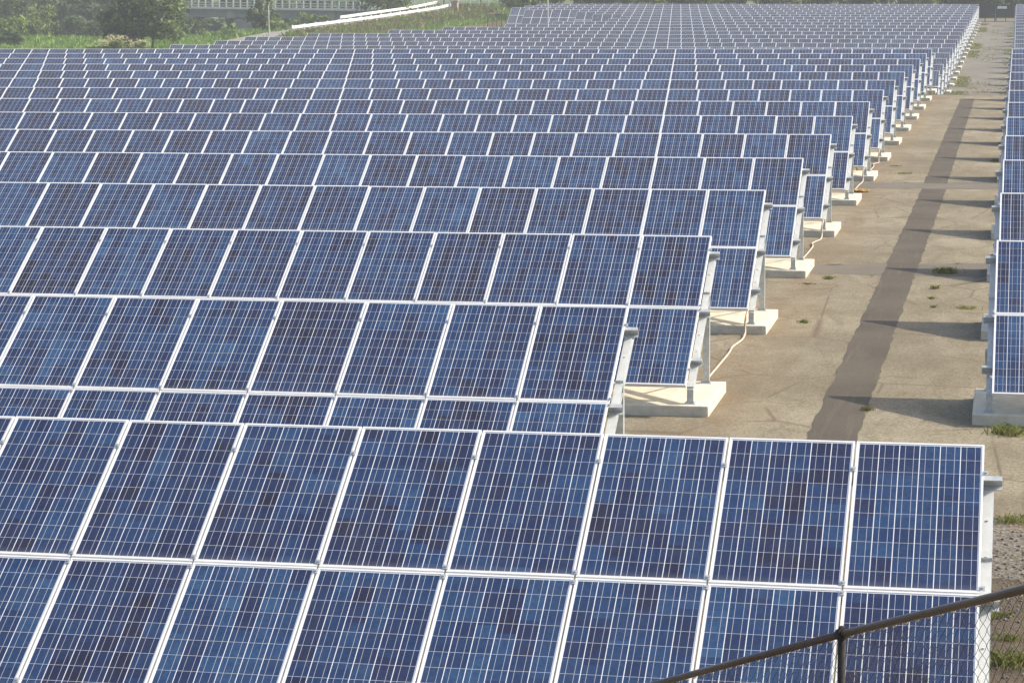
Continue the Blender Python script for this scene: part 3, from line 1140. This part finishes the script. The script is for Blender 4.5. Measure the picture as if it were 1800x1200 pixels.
r = random.Random(9)
spots = []
while len(spots) < 16000:
    x, y = r.uniform(-150, -62), r.uniform(205, 335)
    rx, _ = road_at(y)
    if y > 246 and abs(x - rx) < 2.1: continue
    if x > -64 and y < 215: continue
    spots.append((x, y))
scatter_grass('meadow_grass', spots, M['grass'], 'green meadow grass beyond the left ends of the panel rows', 'grass', .25, .75, .22, 3)
spots = []
while len(spots) < 3600:
    y = r.uniform(258, 328)
    rx, _ = road_at(y)
    x = rx + 1.9 + abs(r.gauss(0, 2.6))
    spots.append((x, y))
green = []
while len(green) < 3600:
    y = r.uniform(255, 322)
    rx, _ = road_at(y)
    green.append((rx + 4.6 + abs(r.gauss(0, 4.0)), y))
scatter_grass('bank_grass', green, M['grass'], 'green grass at the foot of the road bank behind the panels', 'grass', .2, .5, .2, 14)
scatter_grass('dry_grass', spots, M['dry_grass'], 'dry brown grass on the road bank under the white guard rails', 'grass', .2, .6, .2, 4)
spots = []
while len(spots) < 5200:
    k = r.choice([0, 0, 0, 0, 1, 2])
    y = 127 + 165 * r.random() ** 1.2
    x = {0: -3.55 + r.gauss(0, .28), 1: -2.2 + r.gauss(0, .5), 2: -0.65 + r.gauss(0, .25)}[k]
    if math.sin(y * 0.33 + k * 2.1) + math.sin(y * 0.12 + k) < 0.1: continue
    spots.append((x, y))
scatter_grass('lane_weeds', spots, M['lane_weed'], 'low weeds along both edges of the far gravel lane', 'weeds', .02, .12, .05, 6)
spots = [(r.uniform(-62, -3.6), r.uniform(126.2, 128.5)) for _ in range(2400)]
scatter_grass('bank_weeds', spots, M['weed'], 'weeds on the low bank behind the paved platform', 'weeds', .1, .34, .10, 7)
spots = [(r.uniform(-60, -4.6), r.uniform(130, 290)) for _ in range(2500)]
scatter_grass('ground_cover', spots, M['weed'], 'thin weeds growing under the far rows of panels', 'weeds', .06, .2, .12, 8)


# ------------------------------------------------------------------ trees and shrubs
def crown_mesh(name, seed, rx, ry, rz, n_clumps, leaves, size, mats, mat_w=None, zc=0.0, hollow=0.45, flowers=0):
    """leaf clumps spread through an uneven crown; centre at (0,0,zc)"""
    r = random.Random(seed)
    bm = bmesh.new()
    for k in range(n_clumps):
        while True:
            q = Vector((r.uniform(-1, 1), r.uniform(-1, 1), r.uniform(-1, 1)))
            if hollow < q.length < 1.0: break
        lump = 0.78 + 0.22 * math.sin(q.x * 5 + seed) * math.cos(q.y * 4 - seed) + 0.15 * math.sin(q.z * 6 + seed * 2)
        c = Vector((q.x * rx * lump, q.y * ry * lump, zc + q.z * rz * lump))
        cr = min(rx, rz) * r.uniform(0.16, 0.34)
        mi = r.choices(range(len(mats)), mat_w)[0] if mat_w else r.randrange(len(mats))
        for _ in range(leaves):
            d = Vector((r.gauss(0, 1), r.gauss(0, 1), r.gauss(0, 1))).normalized()
            p = c + Vector((d.x * 1.15, d.y * 1.15, d.z * 0.75)) * cr * (r.random() ** 0.45)
            nrm = (d * 0.6 + Vector((r.gauss(0, .5), r.gauss(0, .5), 0.55 + r.gauss(0, .4)))).normalized()
            quad_leaf(bm, p, nrm, size * r.uniform(.6, 1.3), r, mi)
    return bm_mesh(name, bm, *mats)


def trunk_mesh(name, seed, h, r0, limbs, spread, start=0.3):
    r = random.Random(seed)
    bm = bmesh.new()
    pts = [Vector((r.gauss(0, .06) * i * .3, r.gauss(0, .06) * i * .3, h * i / 6)) for i in range(7)]
    tube(bm, pts, [r0 * (1.25 if i == 0 else 1 - .13 * i) for i in range(7)], 8)
    for k in range(limbs):
        t = r.uniform(start, .9)
        i = min(5, int(t * 6))
        p = pts[i].lerp(pts[i + 1], t * 6 - i)
        a = r.uniform(0, 6.283)
        q = p + Vector((math.cos(a), math.sin(a), 0)) * spread * r.uniform(.5, 1) + Vector((0, 0, h * r.uniform(.12, .35)))
        m = p.lerp(q, .5) + Vector((0, 0, h * .03))
        tube(bm, [p, m, q], [r0 * .45, r0 * .3, r0 * .1], 6)
    return bm_mesh(name, bm, M['bark'])


def tree(px, py, d, h, rx, rz, label, seed, mats, w=None, group=None, clumps=60, leaves=45, size=.2, trunk_h=None, name='tree', base_z=None, gp=None):
    """tree with its foot on the ground below the point seen at (px, py), d metres away"""
    p = at(px, py, d)
    z = gz(p.x, p.y) if base_z is None else base_z
    root = empty(name, (p.x, p.y, z))
    tag(root, label, 'tree' if 'tree' in name else 'shrub', group)
    zc = h - rz
    link_mesh('crown', crown_mesh('crown', seed, rx, rx * .9, rz, clumps, leaves, size, mats, w, zc), root)
    link_mesh('trunk', trunk_mesh('trunk', seed, zc + rz * .3, max(.06, h * .02), 7, rx * .6), root)
    return root


# the tree in front of the bridge, and its neighbours
tree(268, 60, 236, 7.6, 4.3, 3.4, 'tall spreading tree with thin trunk standing beyond the left row ends', 21,
     [M['leaf_mid'], M['leaf_dark']], [3, 2], clumps=120, leaves=30, size=.25)
tree(222, 60, 238, 5.6, 2.6, 2.5, 'darker bushy tree close to the left side of the tall spreading tree', 22,
     [M['leaf_dark'], M['leaf_mid']], [3, 1], clumps=80, leaves=30, size=.24)
tree(462, 40, 292, 5.4, 2.1, 2.4, 'slim dark tree growing in front of the bridge girder', 23,
     [M['leaf_dark'], M['leaf_mid']], [2, 2], clumps=60, leaves=32, size=.24)
tree(486, 46, 290, 2.6, 1.6, 1.3, 'low bright shrub at the right foot of the slim tree by the bridge', 24,
     [M['leaf_bright'], M['leaf_mid']], [2, 2], clumps=36, leaves=45, size=.18, name='shrub')
tree(680, 8, 322, 7.6, 4.6, 3.6, 'broad round tree covering the end of the bridge above the guard rails', 25,
     [M['leaf_mid'], M['leaf_dark']], [2, 2], clumps=120, leaves=32, size=.27)

# cream flowering shrub
def flowering(px, d, rx, h, seed, label):
    p = at(px, 80, d)
    z = gz(p.x, p.y)
    root = empty('flowering_shrub', (p.x, p.y, z))
    tag(root, label, 'shrub', 'cream flowering shrubs')
    link_mesh('crown', crown_mesh('crown', seed, rx, rx * .8, h * .55, 34, 45, .13, [M['leaf_mid'], M['leaf_bright']], None, h * .5), root)
    r = random.Random(seed)
    bm = bmesh.new()
    for _ in range(26):
        a = r.uniform(0, 6.283)
        rr = rx * r.uniform(.2, .95)
        c = Vector((math.cos(a) * rr, math.sin(a) * rr * .8, h * (.55 + .5 * math.sqrt(max(0, 1 - (rr / rx) ** 2)))))
        for _ in range(16):
            q = c + Vector((r.gauss(0, .16), r.gauss(0, .16), r.gauss(0, .09)))
            quad_leaf(bm, q, Vector((r.gauss(0, .4), r.gauss(0, .4), 1)).normalized(), .07, r, 0, .8)
    link_mesh('blossom', bm_mesh('blossom', bm, M['flower']), root)
    link_mesh('stem', trunk_mesh('stem', seed, h * .6, .05, 6, rx * .5), root)


flowering(206, 226, 1.5, 1.9, 31, 'cream flowering shrub below the tall tree, middle of the blossoming group')
flowering(180, 227, 1.2, 1.5, 32, 'low shrub with few cream flowers, left of the blossoming group')
flowering(248, 225, 1.1, 1.5, 33, 'small cream flowering shrub, right of the blossoming group by the trunk')

# shrubs and trees at the upper left (each its own thing)
BACK = [
    (10, 30, 285, 3.6, 2.9, 1.9, 'bright', 'bright green shrub nearest the left edge above the meadow'),
    (38, 40, 290, 3.2, 2.6, 1.7, 'mid', 'mid green rounded shrub second from the left edge above the meadow'),
    (70, 36, 305, 4.0, 3.0, 2.1, 'mid', 'leafy shrub in front of the dark hollow at upper left'),
    (12, 10, 330, 6.2, 4.0, 3.1, 'dark', 'dark tree at the top left corner'),
    (58, 8, 345, 6.0, 3.6, 3.0, 'bright', 'light green tree beside the dark corner tree'),
    (98, 8, 340, 6.6, 4.0, 3.3, 'mid', 'wide mid green tree in the middle of the upper left wood'),
    (132, 14, 322, 6.0, 3.2, 2.9, 'blue', 'dull green tree left of the shaded bushes'),
    (158, 20, 318, 5.4, 3.2, 2.6, 'blue', 'dull bluish tree directly left of the tall spreading tree'),
    (188, 14, 335, 6.6, 3.4, 3.2, 'blue', 'dull green tree partly behind the tall spreading tree'),
    (128, 40, 302, 3.0, 2.6, 1.6, 'blue', 'low shaded bush at the far edge of the meadow'),
    (165, 46, 296, 2.8, 2.4, 1.5, 'dark', 'low dark bush left of the tall tree foot'),
    (15, 62, 262, 2.2, 1.9, 1.1, 'dark', 'dark low bush on the meadow at the left edge'),
    (325, 44, 300, 2.6, 2.6, 1.4, 'dark', 'dark low bush under the bridge right of the tall tree'),
    (370, 42, 318, 2.4, 2.0, 1.3, 'blue', 'bluish shrub in the shade below the bridge pier'),
    (400, 50, 296, 1.6, 2.0, 1.0, 'bright', 'low bright shrub in front of the bridge pier'),
    (535, 30, 322, 2.8, 2.6, 1.4, 'bright', 'bright green shrub below the bridge girder left of the rails'),
    (562, 30, 325, 2.6, 2.2, 1.3, 'mid', 'green shrub below the bridge girder behind the guard rail end'),
]
KM = {'bright': ([M['leaf_bright'], M['leaf_mid']], [3, 2]), 'mid': ([M['leaf_mid'], M['leaf_bright']], [3, 1]),
      'dark': ([M['leaf_dark'], M['leaf_mid']], [4, 1]), 'blue': ([M['leaf_blue'], M['leaf_dark']], [3, 1])}
for k, (px, py, d, h, rx, rz, kind, lab) in enumerate(BACK):
    big = h > 4.5
    tree(px, py, d, h, rx, rz, lab, 100 + k, KM[kind][0], KM[kind][1], 'trees and shrubs beyond the meadow', 85 if big else 50, 30, .30 if big else .23,
         name='tree' if big else 'shrub')

# tree line behind the far block
XS = []
px = 905
k = 0
while px < 1830:
    XS.append(px)
    px += random.Random(k).uniform(26, 40)
    k += 1
kinds = ['bright', 'mid', 'dark', 'mid', 'blue', 'bright', 'dark', 'mid', 'dark', 'dark']
for k, px in enumerate(XS):
    kind = kinds[(k * 7 + k // 3) % len(kinds)] if px < 1700 else 'dark'
    d = random.Random(k + 50).uniform(303, 318)
    h = random.Random(k + 90).uniform(5.0, 7.5)
    look = {'bright': 'yellowish green', 'mid': 'mid green', 'dark': 'dark green', 'blue': 'dull bluish green'}[kind]
    lab = '%s tree in the line behind the far block, %s from the left' % (look, ORD[k + 1] if k + 1 < len(ORD) else
          {21: 'twenty first', 22: 'twenty second', 23: 'twenty third', 24: 'twenty fourth', 25: 'twenty fifth', 26: 'twenty sixth', 27: 'twenty seventh',
           28: 'twenty eighth', 29: 'twenty ninth', 30: 'thirtieth', 31: 'thirty first', 32: 'thirty second', 33: 'thirty third', 34: 'thirty fourth'}.get(k + 1, 'last'))
    tree(px, 5, d, h, random.Random(k + 9).uniform(2.0, 2.9), h * .47, lab, 300 + k, KM[kind][0], KM[kind][1], 'trees behind the far block', 60, 40, .24)


for k, (px, d, h, kind, lab) in enumerate([
        (1700, 309, 5.2, 'dark', 'dark tree directly behind the fence just left of the gate'),
        (1733, 306, 5.6, 'dark', 'dark tree behind the left leaf of the gate'),
        (1762, 308, 5.4, 'dark', 'dark tree behind the right leaf of the gate'),
        (1792, 307, 5.6, 'dark', 'dark tree behind the right end of the gate'),
        (350, 352, 6.6, 'blue', 'hazy tree beyond the bridge, leftmost of three'),
        (440, 356, 6.8, 'dark', 'dark hazy tree beyond the bridge, middle of three'),
        (560, 352, 6.4, 'blue', 'hazy tree beyond the bridge, rightmost of three'),
        (400, 358, 6.2, 'mid', 'green tree beyond the bridge between the leftmost and middle hazy trees'),
        (505, 357, 6.4, 'mid', 'green tree beyond the bridge between the middle and rightmost hazy trees'),
        (615, 356, 6.2, 'mid', 'green tree beyond the bridge just left of the broad round tree'),
        (780, 352, 6.0, 'mid', 'green tree behind the road railing near the brown pillar'),
        (845, 354, 6.0, 'dark', 'dark tree behind the middle of the road railing'),
        (890, 350, 6.0, 'bright', 'bright tree behind the right part of the road railing')]):
    tree(px, 5, d, h, 2.6, h * .48, lab, 500 + k, KM[kind][0], KM[kind][1], 'trees behind the bridge and the gate', 70, 45, .24)


# ------------------------------------------------------------------ bridge, rails, walls, poles, gate
def bridge():
    x0, x1, y = -140.0, -84.0, 330.6
    zd = 2.16
    root = empty('road_bridge', ((x0 + x1) / 2, y, -1.2))
    root.rotation_euler = (0, 0.0165, 0)
    tag(root, 'grey girder road bridge with pale post and rail parapet at upper left', 'bridge')
    o = -root.location
    def P(a, b, c): return Vector((a, b, c)) + o
    bm = bmesh.new()
    box(bm, P((x0 + x1) / 2, y + 3.5, zd - .14), (x1 - x0, 8.0, .28))
    link_mesh('deck', bm_mesh('deck', bm, M['bridge_conc']), root)
    bm = bmesh.new()
    box(bm, P((x0 + x1) / 2, y - .43, zd - .02), (x1 - x0, .26, .26))
    link_mesh('kerb_beam', bm_mesh('kerb_beam', bm, M['bridge_rail']), root)
    for yy in (y + .1, y + 6.4):
        bm = bmesh.new()
        box(bm, P((x0 + x1) / 2, yy, zd - .28 - .5), (x1 - x0, .3, 1.0))
        for k in range(15):
            box(bm, P(x0 + 2 + k * 3.7, yy - .2, zd - .28 - .5), (.08, .1, .92))
        link_mesh('girder', bm_mesh('girder', bm, M['bridge_girder']), root)
    for xx in (-128.0, at(395, 20, 339).x, at(582, 24, 339).x):
        bm = bmesh.new()
        box(bm, P(xx, y + .3, zd - .85), (1.05, 1.1, 1.1))
        link_mesh('bearing_block', bm_mesh('bearing_block', bm, M['bridge_conc']), root)
    for xx in (-128.0, at(410, 35, 339).x):
        bm = bmesh.new()
        box(bm, P(xx + .7, y + 3.4, -.5), (2.6, 6.6, 2.4))
        bevel_all(bm, .1, 1)
        link_mesh('pier', bm_mesh('pier', bm, M['bridge_conc']), root)
    bm = bmesh.new()
    box(bm, P(-85.2, y + 3.2, -.35), (4.4, 7.0, 4.3))
    link_mesh('abutment', bm_mesh('abutment', bm, M['bridge_conc']), root)
    bm = bmesh.new()
    box(bm, P(at(505, 36, 339).x, y + 2.0, .25), (1.0, 2.0, .85))
    link_mesh('pale_block', bm_mesh('pale_block', bm, M['tan_stone']), root)
    parapet(root, o, x0, x1, y - .35, zd + .1, 1.12, .98)
    return root


def parapet(root, o, x0, x1, y, z, h, sp):
    n = int((x1 - x0) / sp)
    for dz, th in ((h, .15), (h * .60, .10), (h * .30, .10)):
        bm = bmesh.new()
        box(bm, Vector(((x0 + x1) / 2, y, z + dz - .06)) + o, (x1 - x0, .12, th))
        link_mesh('rail', bm_mesh('rail', bm, M['bridge_rail']), root)
    bm = bmesh.new()
    box(bm, (0, 0, h / 2), (.17, .2, h))
    me = bm_mesh('rail_post', bm, M['bridge_rail'])
    for k in range(n + 1):
        link_mesh('rail_post', me, root, Vector((x0 + k * sp, y, z)) + o)


bridge()


def road_fence():
    a, b = at(728, 12, 334), at(898, 12, 334)
    root = empty('road_railing', (a.x, a.y, 1.45))
    tag(root, 'pale post and rail fence along the road between the two stone pillars', 'railing')
    o = -root.location
    parapet(root, o, a.x, b.x, a.y, 2.05, 1.05, 1.25)
    for px, lab in ((803, 'brown stone pillar at the right end of the white guard rails'), (925, 'pale stone pillar at the right end of the road railing')):
        p = at(px, 10, 331)
        bm = bmesh.new()
        box(bm, (0, 0, .6), (.85, .8, 1.2))
        box(bm, (0, 0, 1.28), (1.05, 1.0, .2))
        bevel_all(bm, .05, 1)
        t = link_mesh('stone_pillar', bm_mesh('stone_pillar', bm, M['tan_stone']))
        t.location = (p.x, p.y - 1.2, 1.6)
        tag(t, lab, 'pillar', 'stone pillars of the road railing')


road_fence()


def guard_rail(side, y0, y1, label):
    root = empty('guard_rail', (road_at(y0)[0] + side, y0, road_at(y0)[1]))
    tag(root, label, 'guard rail', 'white guard rails of the climbing side road')
    o = -root.location
    n = 16
    pts = []
    for k in range(n + 1):
        y = y0 + (y1 - y0) * k / n
        rx, rz = road_at(y)
        pts.append(Vector((rx + side, y, rz + (.62 if side > 0 else .76))))
    # W-section beam
    prof = [(-.03, -.19), (.03, -.13), (.03, -.07), (-.03, -.02), (-.03, .02), (.03, .07), (.03, .13), (-.03, .19), (-.045, .19), (-.045, -.19)]
    bm = bmesh.new()
    rings = []
    for p in pts:
        rings.append([bm.verts.new(p + o + Vector((a * 1.6, 0, b * 0.88))) for a, b in prof])
    m = len(prof)
    for r0, r1 in zip(rings, rings[1:]):
        for i in range(m):
            bm.faces.new((r0[i], r0[(i + 1) % m], r1[(i + 1) % m], r1[i]))
    bm.faces.new(rings[0][::-1]); bm.faces.new(rings[-1])
    bmesh.ops.recalc_face_normals(bm, faces=bm.faces[:])
    link_mesh('beam', bm_mesh('beam', bm, M['white_rail']), root)
    bm = bmesh.new()
    tube(bm, [(0, 0, -.3), (0, 0, .88)], .07, 10)
    me = bm_mesh('post', bm, M['white_rail'])
    k = 0
    y = y0 + .4
    while y < y1:
        rx, rz = road_at(y)
        link_mesh('post', me, root, Vector((rx + side - .12, y, rz)) + o)
        y += 4.0


guard_rail(1.5, 262.0, 327.0, 'nearer white guard rail, the long one facing the panels on the bank')
guard_rail(-1.5, 288.0, 330.0, 'farther white guard rail on the other side of the climbing road')


def pole(px, py_top, d, r, label, cat='pole', zb=None, name='slim_pole'):
    t = at(px, py_top, d)
    z = gz(t.x, t.y)
    bm = bmesh.new()
    tube(bm, [(0, 0, -.2), (0, 0, (t.z - z) * .5), (0, 0, t.z - z)], [r, r * .9, r * .75], 10)
    tube(bm, [(0, 0, t.z - z), (0, 0, t.z - z + .05)], [r * 1.0, r * .5], 10)
    o = link_mesh(name, bm_mesh(name, bm, M['pole']))
    o.location = (t.x, t.y, z)
    tag(o, label, cat, 'slim grey poles')


pole(472, 11, 216, .055, 'slim grey pole at the left ends of the rows, in front of the bridge')
pole(963, -6, 236, .07, 'slim grey pole standing among the far rows near the stepped left ends')
pole(1006, -30, 306, .06, 'slim pole behind the far block, leftmost of those behind the last row')
pole(1178.5, -34, 306, .07, 'tan pole behind the last row, second from the left there')
pole(1332, -30, 306, .06, 'slim pole behind the last row, third from the left there')
pole(1475, -32, 306, .06, 'slim pole behind the last row, rightmost before the gate')


def small_fence():
    a, b = at(857, 30, 262), at(890, 30, 262)
    za = min(gz(a.x, a.y), gz(b.x, b.y))
    root = empty('mesh_fence', (a.x, a.y, za))
    tag(root, 'short dark wire mesh fence beside the stepped left ends of the far rows', 'fence')
    h = 1.95
    L = (b - a).length
    n = 4
    for k in range(n + 1):
        bm = bmesh.new()
        tube(bm, [(L * k / n, 0, -.5), (L * k / n, 0, h)], .035, 8)
        link_mesh('post', bm_mesh('post', bm, M['dark_post']), root)
    bm = bmesh.new()
    for z in (.1, h - .04):
        tube(bm, [(0, 0, z), (L, 0, z)], .022, 6)
    k = 0.0
    while k < L:
        tube(bm, [(k, 0, .1), (k, 0, h - .04)], .006, 4)
        k += .12
    z = .2
    while z < h - .05:
        tube(bm, [(0, 0, z), (L, 0, z)], .006, 4)
        z += .12
    link_mesh('wire_mesh', bm_mesh('wire_mesh', bm, M['dark_post']), root)


small_fence()


def gate():
    y = 297.5
    z = gz(-2, y) + 0.02
    x0, x1 = at(1713, 30, 291).x, at(1786, 30, 291).x
    root = empty('double_gate', ((x0 + x1) / 2, y, z))
    tag(root, 'dark sheeted double gate closing the far end of the lane', 'gate')
    o = Vector((-(x0 + x1) / 2, 0, 0))
    h = 1.85
    xm = at(1750, 30, 291).x
    for a, b in ((x0 + .08, xm - .04), (xm + .04, x1 - .08)):
        bm = bmesh.new()
        box(bm, Vector(((a + b) / 2, 0, (h + .52) / 2)) + o, (b - a - .12, .03, h - .52))
        leaf = link_mesh('gate_sheet', bm_mesh('gate_sheet', bm, M['gate_dark']), root)
        bm = bmesh.new()
        for zz in (.08, .5, h):
            box(bm, Vector(((a + b) / 2, -.03, zz)) + o, (b - a, .06, .07))
        for xx in (a + .03, b - .03, (a * .5 + b * .5)):
            box(bm, Vector((xx, -.028, h / 2)) + o, (.09, .05, h - .05))
        link_mesh('gate_frame', bm_mesh('gate_frame', bm, M['gate_dark']), leaf)
    for xx in (x0, x1):
        bm = bmesh.new()
        box(bm, Vector((xx, 0, h / 2 + .1)) + o, (.16, .16, h + .2))
        link_mesh('gate_post', bm_mesh('gate_post', bm, M['gate_dark']), root)
    for px, lab in ((1757.4, 'left white sign plate on the dark gate'), (1766.0, 'right white sign plate on the dark gate')):
        p = at(px, 13.5, 290.2)
        bm = bmesh.new()
        box(bm, (0, 0, 0), (.53, .012, .30))
        bevel_all(bm, .004)
        s = link_mesh('sign_plate', bm_mesh('sign_plate', bm, M['sign_white']))
        s.location = (p.x, y - .075, p.z)
        tag(s, lab, 'sign', 'sign plates on the gate')


gate()


def end_fence():
    y = 299.0
    root = empty('perimeter_fence', (-30, y, gz(-30, y)))
    tag(root, 'dark green screen fence behind the last row of panels', 'fence')
    xa, xb = -53.0, at(1713, 30, 291).x - .1
    n = 22
    for k in range(n + 1):
        x = xa + (xb - xa) * k / n
        bm = bmesh.new()
        tube(bm, [(0, 0, -.2), (0, 0, 1.5)], .04, 8)
        link_mesh('post', bm_mesh('post', bm, M['gate_dark']), root, (x + 30, 0, 0))
    bm = bmesh.new()
    box(bm, ((xa + xb) / 2 + 30, .05, .72), (xb - xa, .02, 1.3))
    link_mesh('screen', bm_mesh('screen', bm, M['gate_dark']), root)


end_fence()

# ------------------------------------------------------------------ air
HAZE = 0.00052
if HAZE > 0:
    bm = bmesh.new()
    box(bm, (-20, 250, 4.5), (700, 620, 15.6))
    m = bpy.data.materials.new('pale_air')
    m.use_nodes = True
    nt = m.node_tree
    nt.nodes.remove(nt.nodes['Principled BSDF'])
    pv = nt.nodes.new('ShaderNodeVolumePrincipled')
    pv.inputs['Color'].default_value = (0.93, 0.96, 1.0, 1)
    pv.inputs['Density'].default_value = HAZE
    nt.links.new(pv.outputs[0], nt.nodes['Material Output'].inputs['Volume'])
    tag(link_mesh('haze', bm_mesh('haze', bm, m)), 'pale haze in the air', 'haze', kind='stuff')
